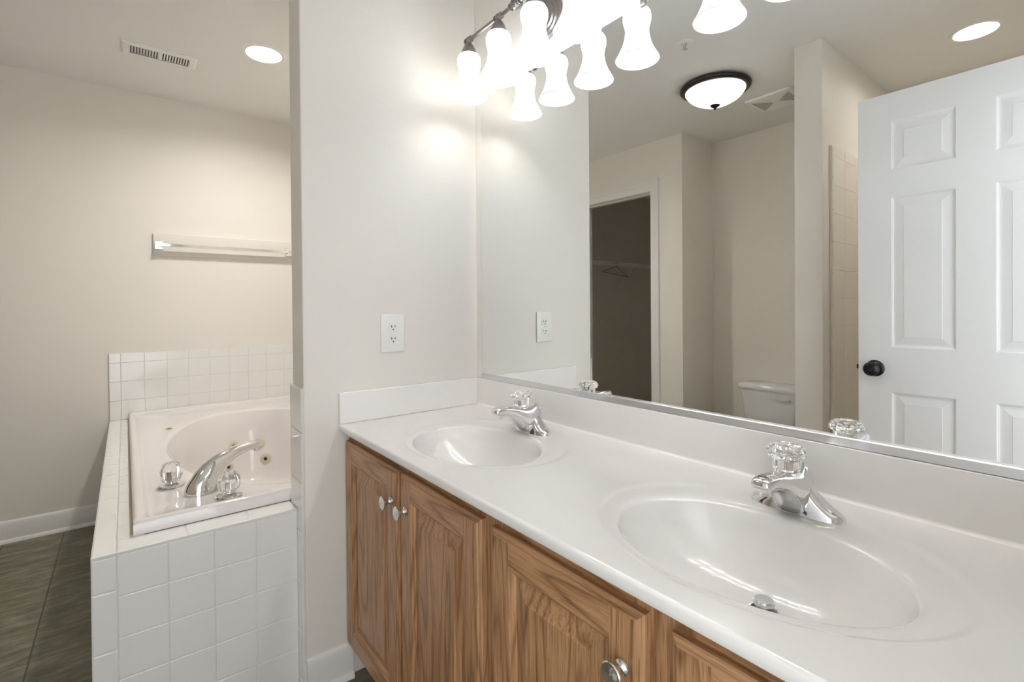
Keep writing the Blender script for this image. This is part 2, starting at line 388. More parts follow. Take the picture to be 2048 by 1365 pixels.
box(bm, XR, XR+.115, DY0, DY0+.012, 0, 2.05); box(bm, XR, XR+.115, DY1-.012, DY1, 0, 2.05); box(bm, XR, XR+.115, DY0+.012, DY1-.012, 2.038, 2.05)
struct('trim_3', bm, TRIMW)

# ------------------------------------------------------------------ entry door leaf, opened flat in front of the shower
DFY = -1.3730; LX0, LX1, LZ0, LZ1 = 0.8404, 1.5700, .012, 2.032
bm = nb()
PXS = [(0.953, 1.152), (1.257, 1.456)]; PZS = [(.24, .829), (1.008, 1.614), (1.722, 1.916)]
def paneled(bm, yface, sgn, x0, x1, z0, z1, pxs, pzs, prof):
    xs = [x0]+[v for p in pxs for v in p]+[x1]; zs = [z0]+[v for p in pzs for v in p]+[z1]
    for i in range(len(xs)-1):
        for j in range(len(zs)-1):
            if i % 2 == 1 and j % 2 == 1:
                panel_ring(bm, xs[i], xs[i+1], zs[j], zs[j+1], yface, [(a, b*sgn) for a, b in prof], 0, 0, 0)
            else: quad(bm, [(xs[i], yface, zs[j]), (xs[i+1], yface, zs[j]), (xs[i+1], yface, zs[j+1]), (xs[i], yface, zs[j+1])])
DPROF = [(0, 0), (.003, .0006), (.004, .0022), (.007, .0028), (.008, .0046), (.013, .0052), (.018, .0050), (.040, .0022), (.042, .0012), (.043, .0012)]
paneled(bm, DFY, -1, LX0, LX1, LZ0, LZ1, PXS, PZS, DPROF); paneled(bm, DFY-.035, 1, LX0, LX1, LZ0, LZ1, PXS, PZS, DPROF)
a, b = DFY, DFY-.035
for q in ([(LX0, a, LZ0), (LX0, b, LZ0), (LX0, b, LZ1), (LX0, a, LZ1)], [(LX1, a, LZ0), (LX1, b, LZ0), (LX1, b, LZ1), (LX1, a, LZ1)],
          [(LX0, a, LZ1), (LX1, a, LZ1), (LX1, b, LZ1), (LX0, b, LZ1)], [(LX0, a, LZ0), (LX1, a, LZ0), (LX1, b, LZ0), (LX0, b, LZ0)]): quad(bm, q)
bmesh.ops.remove_doubles(bm, verts=bm.verts, dist=1e-5); fixn(bm)
door = struct('door_1', bm, DOORW, loc=(LX1, DFY-.0175, 0))
for s in (1, -1):
    bm = nb(); yy = DFY if s == 1 else DFY-.035
    prof = [(.0, 0), (.033, 0), (.0335, .004), (.031, .008), (.024, .011), (.013, .013), (.011, .024), (.013, .032), (.022, .037), (.0275, .045), (.0285, .052), (.025, .059), (.018, .064), (.016, .0635), (.0145, .0655), (.008, .067), (.006, .0665), (.004, .068), (0, .068)]
    lathe(bm, [(r, -h*s) for r, h in prof], (0.899, yy, .920), axis='y', n=36); obj('door_knob', fixn(bm), KNOBM, door, smooth=True, sharp=35)['label'] = 'black bronze door knob'
bm = nb(); box(bm, LX0-.0015, LX0+.001, DFY-.029, DFY-.006, .892, .948, bev=.0006, seg=1); box(bm, LX0-.011, LX0+.001, DFY-.023, DFY-.012, .911, .929, bev=.002, seg=1)
obj('latch_plate', bm, KNOBM, door)
for hz in (.25, 1.02, 1.82):
    bm = nb(); lathe(bm, [(.0065, -.045), (.0065, .045)], (LX1+.0065, DFY+.004, hz), n=12); box(bm, LX1-.03, LX1+.002, DFY-.0008, DFY+.0015, hz-.044, hz+.044)
    obj('door_hinge', bm, KNOBM, door)

# ------------------------------------------------------------------ mirror
mir = thing('wall_mirror', 'wide frameless wall mirror above the vanity backsplash', 'mirror', (.04, 0, .934))
bm = nb(); box(bm, .0396, XR-.01, -.0055, -.0008, .9175, 1.9660, bev=.001, seg=1); obj('mirror_glass', bm, MIRROR, mir)
bm = nb(); box(bm, .0396, XR-.01, -.0100, -.0062, .9168, .9340, bev=.0008, seg=1); box(bm, .0396, XR-.01, -.0062, -.0002, .9166, .9174)
obj('bottom_channel', bm, SATIN, mir)['label'] = 'brushed metal channel along the bottom'
for x in (.0560, .352, .78, 1.2):
    bm = nb(); box(bm, x-.008, x+.008, -.0095, -.0062, 1.957, 1.981, bev=.0015, seg=2); box(bm, x-.008, x+.008, -.0062, -.0002, 1.9668, 1.981, bev=.001, seg=1)
    lathe(bm, [(.004, 0), (.004, .002), (.002, .003)], (x, -.0093, 1.974), axis='y', n=12)
    obj('mirror_clip', bm, CLIP, mir)

# ------------------------------------------------------------------ vanity lights
def shade_profile():
    out = [(.0270, 2.049), (.0345, 2.044), (.0388, 2.036), (.0402, 2.026), (.0395, 2.014), (.0362, 2.002), (.0338, 1.992), (.0335, 1.982), (.0358, 1.966), (.0405, 1.949), (.0475, 1.932), (.0555, 1.917), (.0612, 1.908), (.0636, 1.9035)]
    inn = [(.0620, 1.9022), (.0590, 1.9065), (.0530, 1.9155), (.0450, 1.931), (.0380, 1.949), (.0332, 1.966), (.0310, 1.982), (.0312, 1.992), (.0336, 2.002), (.0368, 2.014), (.0375, 2.026), (.0362, 2.034), (.0320, 2.041), (.0250, 2.046)]
    return out, inn
def light_fixture(x, label, bulbs):
    YB = -.130; T = thing('vanity_light', label, 'wall light', (x, 0, 2.100), 'four-shade vanity lights above the mirror')
    bm = nb(); lathe(bm, [(.070, 0), (.070, .006), (.066, .010), (.060, .011), (.056, .016), (.050, .017), (.046, .022), (.036, .024), (.020, .027), (.012, .034), (0, .034)], (x, -.0003, 2.100), axis='y', n=48)
    obj('backplate', fixn(bm), PEWTER, T, smooth=True, sharp=35)
    bm = nb(); tube(bm, [(x, -.03, 2.100), (x, -.07, 2.098), (x, YB, 2.098)], .0075, 14); sphere(bm, (x, YB, 2.098), .0165, 24); obj('arm', bm, PEWTER, T, smooth=True)
    offs = (-.256, -.086, .086, .256)
    bm = nb(); tube(bm, [(x-.262, YB, 2.098), (x+.262, YB, 2.098)], .0062, 14)
    for o in offs:
        for s in (-1, 1): lathe(bm, [(.0068, -.002), (.0105, -.0015), (.0105, .0015), (.0068, .002)], (x+o+s*.013, YB, 2.098), axis='x', n=18)
    for s in (-1, 1):
        lathe(bm, [(.0068, -.002), (.011, -.0015), (.011, .0015), (.0068, .002)], (x+s*.022, YB, 2.098), axis='x', n=18)
        sphere(bm, (x+s*.274, YB, 2.098), .0085, 16)
    obj('bar', fixn(bm), PEWTER, T, smooth=True)
    for o, bmat in zip(offs, bulbs):
        bm = nb(); sphere(bm, (x+o, YB, 2.098), .0112, 20)
        lathe(bm, [(.006, 2.092), (.0085, 2.089), (.0155, 2.080), (.0215, 2.068), (.0235, 2.061), (.0250, 2.060), (.0255, 2.057), (.0285, 2.053), (.0330, 2.0475), (.0335, 2.0455), (.0310, 2.0455), (.0230, 2.054), (.0, 2.056)], (x+o, YB, 0), n=32)
        obj('socket_cup', bm, PEWTER, T, smooth=True, sharp=35)
        bm = nb(); po, pi_ = shade_profile(); lathe(bm, po+pi_[:3], (x+o, YB, 0), n=40, cap=False); sh = obj('lamp_shade', fixn(bm), SHADE, T, smooth=True, sharp=60)
        bm = nb(); lathe(bm, [(.0, 2.040), (.012, 2.040), (.0125, 2.012), (.016, 2.000), (.0225, 1.985), (.0262, 1.970), (.0268, 1.958), (.0245, 1.944), (.018, 1.934), (.009, 1.9295), (0, 1.929)], (x+o, YB, 0), n=24)
        obj('light_bulb', fixn(bm), bmat, sh, smooth=True)
    return T
light_fixture(.409, 'four-shade vanity light above the far sink, left of the two', (BULBN, BULBC, BULBC, BULBN))
light_fixture(1.174, 'four-shade vanity light above the near sink, right of the two', (BULBN, BULBN, BULBN, BULBC))

# ------------------------------------------------------------------ vanity cabinet
YFR, YD = -.5015, -.5200                         # face frame, door face
cab = thing('vanity_cabinet', 'oak bathroom vanity cabinet with raised-panel doors under the white countertop', 'cabinet', (.79, -.28, 0))
CB, CT = .105, .7950
bm = nb()
box(bm, .0005, .0185, YFR+.019, -.001, CB, CT); box(bm, XR-.0185, XR-.0005, YFR+.019, -.001, CB, CT); box(bm, .0185, XR-.0185, YFR+.019, -.001, CB, CB+.016); box(bm, .0185, XR-.0185, -.008, -.001, CB+.016, CT)
obj('carcass', bm, OAKV, cab)
bm = nb(); DX_ = [(.005, .389), (.404, .765), (.801, 1.156), (1.1985, 1.560)]
def ffv(x0, x1): box(bm, x0, x1, YFR, YFR+.019, CB, CT, mi=0)
ffv(.0005, .030); ffv(.365, .430); ffv(.735, .833); ffv(1.128, 1.226); ffv(1.535, XR-.0005)
for x0, x1 in ((.030, .365), (.430, .735), (.833, 1.128), (1.226, 1.535)):
    box(bm, x0, x1, YFR+.0002, YFR+.019, .735, CT, mi=1); box(bm, x0, x1, YFR+.0002, YFR+.019, CB, .140, mi=1)
obj('face_frame', bm, [OAKV, OAKH], cab)
bm = nb(); box(bm, .0005, XR-.0005, -.430, -.414, 0, CB); obj('toe_kick', bm, OAKH, cab)
def cab_door(x0, x1, knob_x):
    z0, z1 = .1135, .7620; bm = nb(); D = YD
    st = .058                                     # stile width before the moulded edge
    # outer routed edge
    panel_prof_out = [(0, .0185), (0, .0075), (.0025, .0045), (.0075, .0030), (.0085, .0008), (.011, 0)]
    prev = None
    for i, d in panel_prof_out:
        cur = [bm.verts.new(p) for p in ((x0+i, D+d, z0+i), (x1-i, D+d, z0+i), (x1-i, D+d, z1-i), (x0+i, D+d, z1-i))]
        if prev:
            for s in range(4):
                t = (s+1) % 4; bm.faces.new((prev[s], prev[t], cur[t], cur[s])).material_index = 1 if s in (0, 2) else 0
        prev = cur
    i = .011
    quad(bm, [(x0+i, D, z0+i), (x0+st, D, z0+i), (x0+st, D, z1-i), (x0+i, D, z1-i)], 0); quad(bm, [(x1-st, D, z0+i), (x1-i, D, z0+i), (x1-i, D, z1-i), (x1-st, D, z1-i)], 0)
    quad(bm, [(x0+st, D+.0001, z0+i), (x1-st, D+.0001, z0+i), (x1-st, D+.0001, z0+st), (x0+st, D+.0001, z0+st)], 1); quad(bm, [(x0+st, D+.0001, z1-st), (x1-st, D+.0001, z1-st), (x1-st, D+.0001, z1-i), (x0+st, D+.0001, z1-i)], 1)
    ins = [(0, 0), (.002, .0012), (.0045, .0032), (.0052, .0058), (.008, .0068), (.0105, .0110)]
    panel_ring(bm, x0+st, x1-st, z0+st, z1-st, D, ins[:6], 0, 1, 0)
    bm.faces.ensure_lookup_table(); bmesh.ops.delete(bm, geom=[bm.faces[-1]], context='FACES_ONLY')
    s2 = st+.0105
    panel_ring(bm, x0+s2, x1-s2, z0+s2, z1-s2, D, [(0, .0110), (.004, .0105), (.030, .0040), (.033, .0026), (.0345, .0018)], 0, 0, 0)
    quad(bm, [(x0, D+.0183, z0), (x1, D+.0183, z0), (x1, D+.0183, z1), (x0, D+.0183, z1)], 0)
    bmesh.ops.remove_doubles(bm, verts=bm.verts, dist=2e-5); fixn(bm)
    d = obj('cabinet_door', bm, [OAKV, OAKH], cab, loc=((x0+x1)/2, D, z0))
    kb = nb(); lathe(kb, [(0, 0), (.0105, 0), (.0115, .0015), (.0110, .0035), (.0075, .0060), (.0058, .0100), (.0060, .0160), (.0085, .0195), (.0145, .0215), (.0172, .0240), (.0176, .0258), (.0160, .0272), (.0140, .0272), (.0090, .0290), (0, .0298)], (knob_x, D-.0001, .6760), axis='y', n=36)
    obj('cabinet_knob', fixn(kb), CHROME, d, smooth=True, sharp=40)
    return d
for (x0, x1), kx in zip(DX_, (.3560, .4400, 1.1230, 1.2320)): cab_door(x0, x1, kx)

# ------------------------------------------------------------------ countertop with two moulded basins
top = thing('vanity_countertop', 'white cultured marble vanity top with two oval basins', 'countertop', (.79, -.27, .7952))
SK = [(.448, -.285, .272, .210), (1.194, -.285, .272, .210)]      # outer moulded ovals
XS = [0.0005, .821, XR-.0005]; Y0, Y1 = YF, -.0005
bm = nb(); rr = .007
for (ex, ey, ea, eb), x0, x1 in zip(SK, XS, XS[1:]):
    A = angles_for(x0, x1, Y0+rr, Y1, ex, ey, 120)
    ring_loft(bm, [rect_ring(x0, x1, Y0+rr, Y1, ex, ey, A, ZC), ell_ring(ex, ey, ea, eb, A, ZC)])
# rolled front edge, front and underside
ed = [(Y0+rr, ZC), (Y0+rr*.6, ZC-.0006), (Y0+rr*.25, ZC-.0022), (Y0+rr*.05, ZC-.005), (Y0, ZC-.008), (Y0, .7975), (Y0+.002, .7953), (Y0+.03, .7953), (Y0+.045, .7953)]
ring_loft(bm, [[Vector((x, y, z)) for y, z in ed] for x in (XS[0], XS[2])], closed_u=False)
for x in (XS[0], XS[2]): quad(bm, [(x, Y0+.002, .7953), (x, Y1, .7953), (x, Y1, ZC-.001), (x, Y0+.002, ZC-.001)])
bmesh.ops.remove_doubles(bm, verts=bm.verts, dist=1e-5); fixn(bm)
obj('countertop_slab', bm, MARBLE, top, smooth=True, sharp=50)
bm = nb(); box(bm, .0005, XR-.0005, -TS, -.0006, ZC-.002, ZS, bev=.003, seg=3); bs = obj('backsplash', bm, MARBLE, top, smooth=True, sharp=60)
# coved fillet where the deck turns up into the splash
bm = nb(); R_ = .006; pf = [(-TS-R_+R_*math.sin(t), ZC+.0002+R_-R_*math.cos(t)) for t in [i*PI/16 for i in range(9)]]
ring_loft(bm, [[Vector((x, y, z)) for y, z in pf+[(-TS+.0005, ZC-.001)]] for x in (TS+.001, XR-.001)], cap0=True, cap1=True); obj('cove', fixn(bm), MARBLE, top, smooth=True, sharp=60)
bm = nb(); box(bm, .0006, TS, YF+.001, -TS-.0002, ZC+.0004, ZS, bev=.003, seg=3); obj('side_splash', bm, MARBLE, top, smooth=True, sharp=60)
for k, (ex, ey, ea, eb) in enumerate(SK):
    ix, iy, ia, ib = ex+.001, -.318, .211, .150; dxp, dyp = ex+.006, -.264; DEP = .124
    A = [2*PI*i/160 for i in range(160)]; bm = nb()
    def mixr(t, z):
        o = ell_ring(ex, ey, ea, eb, A, z); i_ = ell_ring(ix, iy, ia, ib, A, z); return [a_.lerp(b_, t) for a_, b_ in zip(o, i_)]
    rings = [mixr(t_, ZC-.0024*(1-math.cos(PI*t_/.30))/2) for t_ in (0, .03, .06, .09, .12, .15, .18, .21, .24, .27, .30)]+[mixr(.6, ZC-.0028), mixr(.78, ZC-.0035), mixr(.86, ZC-.0044), mixr(.92, ZC-.0058), mixr(.965, ZC-.0078), mixr(1.0, ZC-.0108)]
    z0 = ZC-.0108; N = 26
    for j in range(1, N+1):
        t = j/N; s = 1-t; prof_z = (1-s**2.5)**(1/1.55)       # steep sides, rounded floor
        sc_ = max(s, .098); z = z0-(DEP-.0108)*prof_z
        cx_ = ix+(dxp-ix)*t; cy__ = iy+(dyp-iy)*t
        rings.append(ell_ring(cx_, cy__, ia*sc_ if s > .2 else .022+(ia*.2-.022)*max(0, (s-.1)/.1) if s > .1 else .022, ib*sc_ if s > .2 else .022+(ib*.2-.022)*max(0, (s-.1)/.1) if s > .1 else .022, A, z))
        if s <= .1: break
    rings.append(ell_ring(dxp, dyp, .0205, .0205, A, rings[-1][0].z-.012))
    ring_loft(bm, rings, cap1=True); fixn(bm)
    if sum(f.normal.z for f in bm.faces) < 0: bmesh.ops.reverse_faces(bm, faces=bm.faces)
    zdr = rings[-2][0].z
    bsn = obj('sink_basin', bm, MARBLE, top, smooth=True, sharp=170, loc=(ex, ey, ZC))
    bm = nb(); lathe(bm, [(.0225, .0), (.0235, .0015), (.0200, .0022), (.0185, -.004), (.0185, -.010)], (dxp, dyp, zdr), n=36, cap=False)
    obj('drain_ring', fixn(bm), CHROME, bsn, smooth=True)
    bm = nb(); lathe(bm, [(0, -.008), (.009, -.008), (.009, .010), (.0150, .0110), (.0160, .0135), (.0160, .0165), (.0140, .0190), (0, .0198)], (dxp, dyp, zdr), n=36)
    obj('drain_stopper', fixn(bm), SATIN, bsn, smooth=True, sharp=35)

# ------------------------------------------------------------------ faucets
def faucet(x, label):
    ox, oy, oz = x, -.113, ZC-.0026
    T = thing('sink_faucet', label, 'faucet', (ox, oy, oz), 'chrome single-knob sink faucets')
    bm = nb()
    # wings: cross-sections along x, each a half superellipse in y/z
    rings = []; M = 44; K = 28
    for i in range(M+1):
        s = -1+2*i/M; s = math.copysign(1-(1-abs(s))**1.6, s) if abs(s) > 0 else 0
        xx = .079*s; w = .0275*(max(1-abs(s)**4, 0)**.5)*(1-.06*abs(s)); h = .0160*(max(1-abs(s)**5, 0)**.5)+.0620*max(0, 1-(abs(xx)/.064)**1.05)**1.6+.0010
        ring = []
        for k in range(K+1):
            t = PI*k/K; c, s_ = math.cos(t), math.sin(t)
            yy = w*math.copysign(abs(c)**.62, c); zz = h*abs(s_)**.75
            lean = .006*(zz/.075)
            ring.append(Vector((ox+xx, oy+yy*(1-.35*min(1, zz/.08))+lean, oz+zz)))
        rings.append(ring)
    ring_loft(bm, rings, closed_u=False)
    fixn(bm); bmesh.ops.holes_fill(bm, edges=[e for e in bm.edges if e.is_boundary], sides=0)
    # spout: sections along -y
    S = [(.026, .000, .050, .020), (.018, .000, .0780, .0235), (.008, .000, .0860, .0245), (-.002, .000, .0820, .0270), (-.016, 0, .0765, .0290), (-.030, .002, .0760, .0280), (-.044, .016, .0775, .0262), (-.060, .0360, .0800, .0235), (-.080, .0510, .0825, .0205), (-.102, .0585, .0845, .0182), (-.118, .0605, .0845, .0175), (-.129, .0615, .0835, .0168), (-.1345, .0625, .0815, .0152), (-.1370, .0650, .0790, .0120), (-.1380, .0690, .0750, .0060)]
    rings = []; K = 28
    for y, zb, zt, w in S:
        zc_, hh = (zb+zt)/2, (zt-zb)/2
        ring = []
        for k in range(K):
            t = 2*PI*k/K; c, s_ = math.cos(t), math.sin(t)
            ring.append(Vector((ox+w*math.copysign(abs(c)**.6, c), oy+y, oz+zc_+hh*math.copysign(abs(s_)**.7, s_))))
        rings.append(ring)
    ring_loft(bm, rings, cap0=True, cap1=True); fixn(bm)
    obj('faucet_body', bm, CHROME, T, smooth=True, sharp=50)
    bm = nb(); lathe(bm, [(0, .052), (.0085, .052), (.0105, .053), (.0108, .0655), (0, .068)], (ox, oy-.113, oz), n=28); obj('aerator', fixn(bm), CHROME, T, smooth=True, sharp=35)
    kz = oz; ky = oy-.036
    bm = nb(); lathe(bm, [(0, .0740), (.0150, .0740), (.0150, .0775), (.0080, .0785), (.0075, .1000), (0, .1000)], (ox, ky, kz), n=28); obj('valve_stem', fixn(bm), CHROME, T, smooth=True, sharp=35)
    bm = nb(); wob = lambda a, r, h: 1+(.085*abs(math.sin(5*a))-.05 if r > .012 else 0)
    lathe(bm, [(.0090, .0785), (.0190, .0785), (.0212, .0810), (.0222, .0985), (.0250, .1010), (.0300, .1045), (.0318, .1090), (.0305, .1145), (.0265, .1200), (.0210, .1235), (.0130, .1225), (.0, .1220)], (ox, ky, kz), n=72, wob=wob, cap=False)
    lathe(bm, [(.0090, .0795), (.0086, .1010), (.0, .1030)], (ox, ky, kz), n=72, cap=False)
    bmesh.ops.remove_doubles(bm, verts=bm.verts, dist=1e-5); fixn(bm); obj('faucet_knob', bm, ACRYL, T, smooth=True, sharp=18)['label'] = 'clear fluted acrylic knob'
    bm = nb(); tube(bm, [(ox, oy+.036, oz+.0), (ox, oy+.036, oz+.058)], .0022, 10); lathe(bm, [(0, .056), (.0045, .0575), (.0058, .0615), (.0045, .0655), (0, .067)], (ox, oy+.036, oz), n=20); obj('lift_rod', fixn(bm), CHROME, T, smooth=True)
    return T
faucet(.446, 'chrome faucet with clear knob at the far sink, nearer the outlet')
faucet(1.187, 'chrome faucet with clear knob at the near, right-hand sink')

# ------------------------------------------------------------------ outlet
o_ = thing('wall_outlet', 'white duplex electrical outlet on the side wall above the counter', 'electrical outlet', (0, -.3505, 1.0978))
bm = nb(); box(bm, .0004, .0060, -.3505-.0427, -.3505+.0427, 1.0978-.0635, 1.0978+.0635, bev=.0028, seg=3); obj('cover_plate', bm, PLAST, o_, smooth=True, sharp=60)
for dz in (.0205, -.0205):
    z = 1.0978+dz; bm = nb()
    prof = []
    for k in range(28):
        t = 2*PI*k/28; prof.append((-.3505+.0168*math.cos(t), z+max(-.0135, min(.0135, .0175*math.sin(t)))))
    ring_loft(bm, [[Vector((x, y*(1)+0, zz)) for y, zz in prof] for x in (.0062, .0078)], cap1=True)
    rc = obj('receptacle', fixn(bm), PLAST, o_)
    bm = nb(); box(bm, .0079, .0083, -.3505-.0072, -.3505-.0048, z-.0015, z+.0075); box(bm, .0079, .0083, -.3505+.0050, -.3505+.0072, z-.0005, z+.0070)
    lathe(bm, [(.0024, .0079), (.0024, .0083)], (0, -.3505, z-.0075), axis='x', n=14); obj('socket_slots', bm, DARK, rc)
bm = nb(); lathe(bm, [(.003, .0060), (.003, .0073), (.0015, .0078)], (0, -.3505, 1.0978), axis='x', n=16); obj('cover_screw', bm, PLAST, o_)

# ------------------------------------------------------------------ tiled tub deck and wall tiles
S4, S6 = .1078, .1548
deck = thing('tub_deck', 'white tiled tub deck with square-tile front beside the vanity wall', 'tub deck', (-1.0, DY, 0))
bm = nb(); rows = [DK-.008-5*S4+.0, S4, S4, S4, S4, S4]; rows[0] = DK-.009-5*S4
tile_rects(bm, (DX-.008, DY+.052, 0.0), (0, 1, 0), (0, 0, 1), (1, 0, 0), [S4, S4, S4, (abs(DY)-.052+PA-.0085)-3*S4], rows)
obj('front_skirt', bm, [TILE, GROUT], deck)
bm = nb(); tile_rects(bm, (DX-.008, DY, 0.0), (0, 1, 0), (0, 0, 1), (1, 0, 0), [.052], [DK-.009-.0885-3*S6, S6, S6, S6, .0885], bev=.003)
obj('corner_trim_tiles', bm, [TILE, GROUT], deck)
bm = nb(); L = 1.94
tile_rects(bm, (DX-.0082, DY+.008, 0), (-1, 0, 0), (0, 0, 1), (0, -1, 0), [S4]*18+[abs(XF)+DX-.0082-18*S4-.0006], rows); obj('end_skirt', bm, [TILE, GROUT], deck)
bm = nb()   # top: outer bullnose row, inner cut row, front row
tile_rects(bm, (XF+.0006, DY, DK-.009), (1, 0, 0), (0, 1, 0), (0, 0, 1), [abs(XF)+DX-.0006-12*S6]+[S6]*12, [.050], th=.009, bev=.003)
tile_rects(bm, (XF+.0006, DY+.0505, DK-.009), (1, 0, 0), (0, 1, 0), (0, 0, 1), [abs(XF)-.1365-.0006-17*S4]+[S4]*17, [.060], th=.009)
ly = abs(DY)-.0505+PA-.009
tile_rects(bm, (-.1360, DY+.0505, DK-.009), (1, 0, 0), (0, 1, 0), (0, 0, 1), [abs(.1360+DX)], [S6]*2+[ly-2*S6], th=.009, bev=.003)
obj('top_tiles', bm, [TILE, GROUT], deck)
bm = nb(); tube(bm, [(-1.94, -1.0580, DK+.001), (-.1345, -1.0580, DK+.001)], .0042, 8); obj('caulk_bead', bm, CAULK, deck)['label'] = 'yellowed caulk line along the tub'
bm = nb(); tile_rects(bm, (XF+.0004, DY-.005+.0052, DK+.0005), (0, 1, 0), (0, 0, 1), (1, 0, 0), [.052]+[S4]*10+[abs(DY)-.0535-10*S4], [S4]*3+[.9384-DK-.0005-3*S4]); struct('wall_tile_left', bm, [TILE, GROUT])
bm = nb(); tile_rects(bm, (XF+.009, -.0004, DK+.0005), (1, 0, 0), (0, 0, 1), (0, -1, 0), [S4]*17+[abs(XF)-.009+PT-.009-17*S4], [S4]*3+[.9384-DK-.0005-3*S4]); struct('wall_tile_back', bm, [TILE, GROUT])
bm = nb(); tile_rects(bm, (PT-.0004, -.001-.008, DK+.0005), (0, -1, 0), (0, 0, 1), (-1, 0, 0), [S4]*5+[abs(PA)-.0095-5*S4], [S4]*3+[.9413-DK-.0005-3*S4]); struct('wall_tile_inner', bm, [TILE, GROUT])
bm = nb(); tile_rects(bm, (PT-.0084, PA-.0002, 0), (1, 0, 0), (0, 0, 1), (0, -1, 0), [abs(PT)+.0084+.0006], [.9413-.136-5*S6, S6, S6, S6, S6, S6, .136], bev=.0035); struct('wall_tile_end', bm, [TILE, GROUT])

# ------------------------------------------------------------------ bathtub
tub = thing('bathtub', 'white drop-in whirlpool bathtub set in the tiled deck', 'bathtub', (-1.03, -.53, 0))
TX0, TX1, TY0, TY1, TZ = XF+.0100, -.1360, -1.0550, -.0105, .5990
BX, BY, BA, BB = -.96, -.530, .745, .400
A = angles_for(TX0, TX1, TY0, TY1, BX, BY, 160); bm = nb()
def rr_(i, z): return rect_ring(TX0+i, TX1-i, TY0+i, TY1-i, BX, BY, A, z)
def basin_ring(f, z, dx=0): return ell_ring(BX+dx, BY, BA*f, BB*f, A, z)
def mr(t, z):
    return [p_.lerp(q_, t) for p_, q_ in zip(rr_(.040, z), basin_ring(1, z))]
rings = [rr_(.020, DK+.0004), rr_(0, DK+.0004), rr_(0, TZ-.010), rr_(.0015, TZ-.004), rr_(.005, TZ-.001), rr_(.010, TZ), rr_(.022, TZ), rr_(.028, TZ-.002), rr_(.034, TZ-.008), rr_(.040, TZ-.0105),
         mr(.4, TZ-.011), mr(.8, TZ-.011), mr(.93, TZ-.0125), mr(1.0, TZ-.018)]
BZ0 = TZ-.018
def bf(z): t = (BZ0-z)/.42; return 1-.03*min(1, t*6)-.17*t
for z in [BZ0-.006, BZ0-.015, BZ0-.03, BZ0-.06, BZ0-.1, BZ0-.15, BZ0-.2, BZ0-.26, BZ0-.32, BZ0-.36]: rings.append(basin_ring(bf(z), z))
for f, z in ((.78, .20), (.74, .185), (.66, .175), (.5, .170), (.3, .168), (.1, .167)): rings.append(basin_ring(f, z))
ring_loft(bm, rings, cap1=True); fixn(bm)
if [f for f in bm.faces][-1].normal.z < 0: bmesh.ops.reverse_faces(bm, faces=bm.faces)
obj('tub_shell', bm, ACRY, tub, smooth=True, sharp=50)
def on_basin(ang, z, off=0.0):
    f = bf(z); dx, dy = math.cos(ang), math.sin(ang); r = 1/math.sqrt((dx/(BA*f))**2+(dy/(BB*f))**2)
    p_ = Vector((BX+dx*r, BY+dy*r, z)); n_ = Vector((-dx/(BA*f)**2*r, -dy/(BB*f)**2*r, 0)).normalized(); n_ = (n_+Vector((0, 0, .25))).normalized(); return p_, n_
def oriented_lathe(bm, prof, p_, n_, n=28, mi=0):
    a_ = n_.orthogonal().normalized(); b_ = n_.cross(a_)
    ring_loft(bm, [[p_+n_*h+(a_*math.cos(2*PI*i/n)+b_*math.sin(2*PI*i/n))*max(r, 1e-5) for i in range(n)] for r, h in prof], cap0=True, cap1=True, mi=mi)
JETS = [(2.98, .310), (3.03, .395), (3.23, .400), (3.29, .300)]
for ang, z in JETS:
    p_, n_ = on_basin(ang, z); bm = nb(); oriented_lathe(bm, [(.030, -.004), (.030, .003), (.026, .006), (.014, .007), (.013, .003), (.008, .003)], p_, n_); j = obj('whirlpool_jet', fixn(bm), JETM, tub, smooth=True, sharp=35); j['label'] = 'yellowed plastic whirlpool jet'
    bm = nb(); oriented_lathe(bm, [(.0085, .0032), (.0085, .0052), (0, .0055)], p_, n_); obj('jet_nozzle', fixn(bm), DARK, j)
bm = nb(); lathe(bm, [(.016, 0), (.016, .003), (.011, .0045), (.010, .0035), (0, .0035)], (-1.415, -.898, TZ-.0112), n=28); ab = obj('air_control', fixn(bm), JETM, tub, smooth=True, sharp=35)
bm = nb(); lathe(bm, [(.009, .0036), (.009, .0060), (0, .0062)], (-1.415, -.898, TZ-.0112), n=24); obj('control_button', bm, SLOT, ab)

ft = thing('tub_faucet', 'chrome arched tub spout with two round clear handles on the tub rim', 'tub faucet', (-.32, -.883, TZ-.0108))
zb = TZ-.0108; d_ = Vector((-.516, .857, 0)); w_ = Vector((.857, .516, 0)); o3 = Vector((-.320, -.883, zb))
bm = nb()
SEC = [(.006, .0, 0, .0490, .0420), (.007, .006, 2, .0495, .0425), (.013, .022, 12, .0470, .0390), (.026, .040, 26, .0430, .0350), (.046, .060, 42, .0370, .0315), (.074, .077, 56, .0310, .0285), (.108, .0890, 68, .0255, .0260), (.144, .0965, 78, .0215, .0238), (.180, .1000, 86, .0180, .0215), (.208, .1000, 94, .0155, .0190), (.228, .0990, 100, .0115, .0155), (.238, .0960, 104, .0080, .0110), (.2425, .0945, 106, .0030, .0045)]
rings = []
for s, z, tl, rs, rw in SEC:
    t = math.radians(tl); es = d_*math.cos(t)-Vector((0, 0, 1))*math.sin(t)
    rings.append([o3+d_*s+Vector((0, 0, z))+es*(rs*math.cos(2*PI*k/32))+w_*(rw*math.sin(2*PI*k/32)) for k in range(32)])
ring_loft(bm, rings, cap0=True, cap1=True); fixn(bm); obj('spout', bm, CHROME, ft, smooth=True, sharp=60)
bm = nb(); pc = o3+d_*.222; lathe(bm, [(0, .0760), (.0105, .0760), (.0112, .0775), (.0112, .0900), (0, .0920)], pc, n=24); obj('spout_outlet', fixn(bm), CHROME, ft, smooth=True, sharp=35)
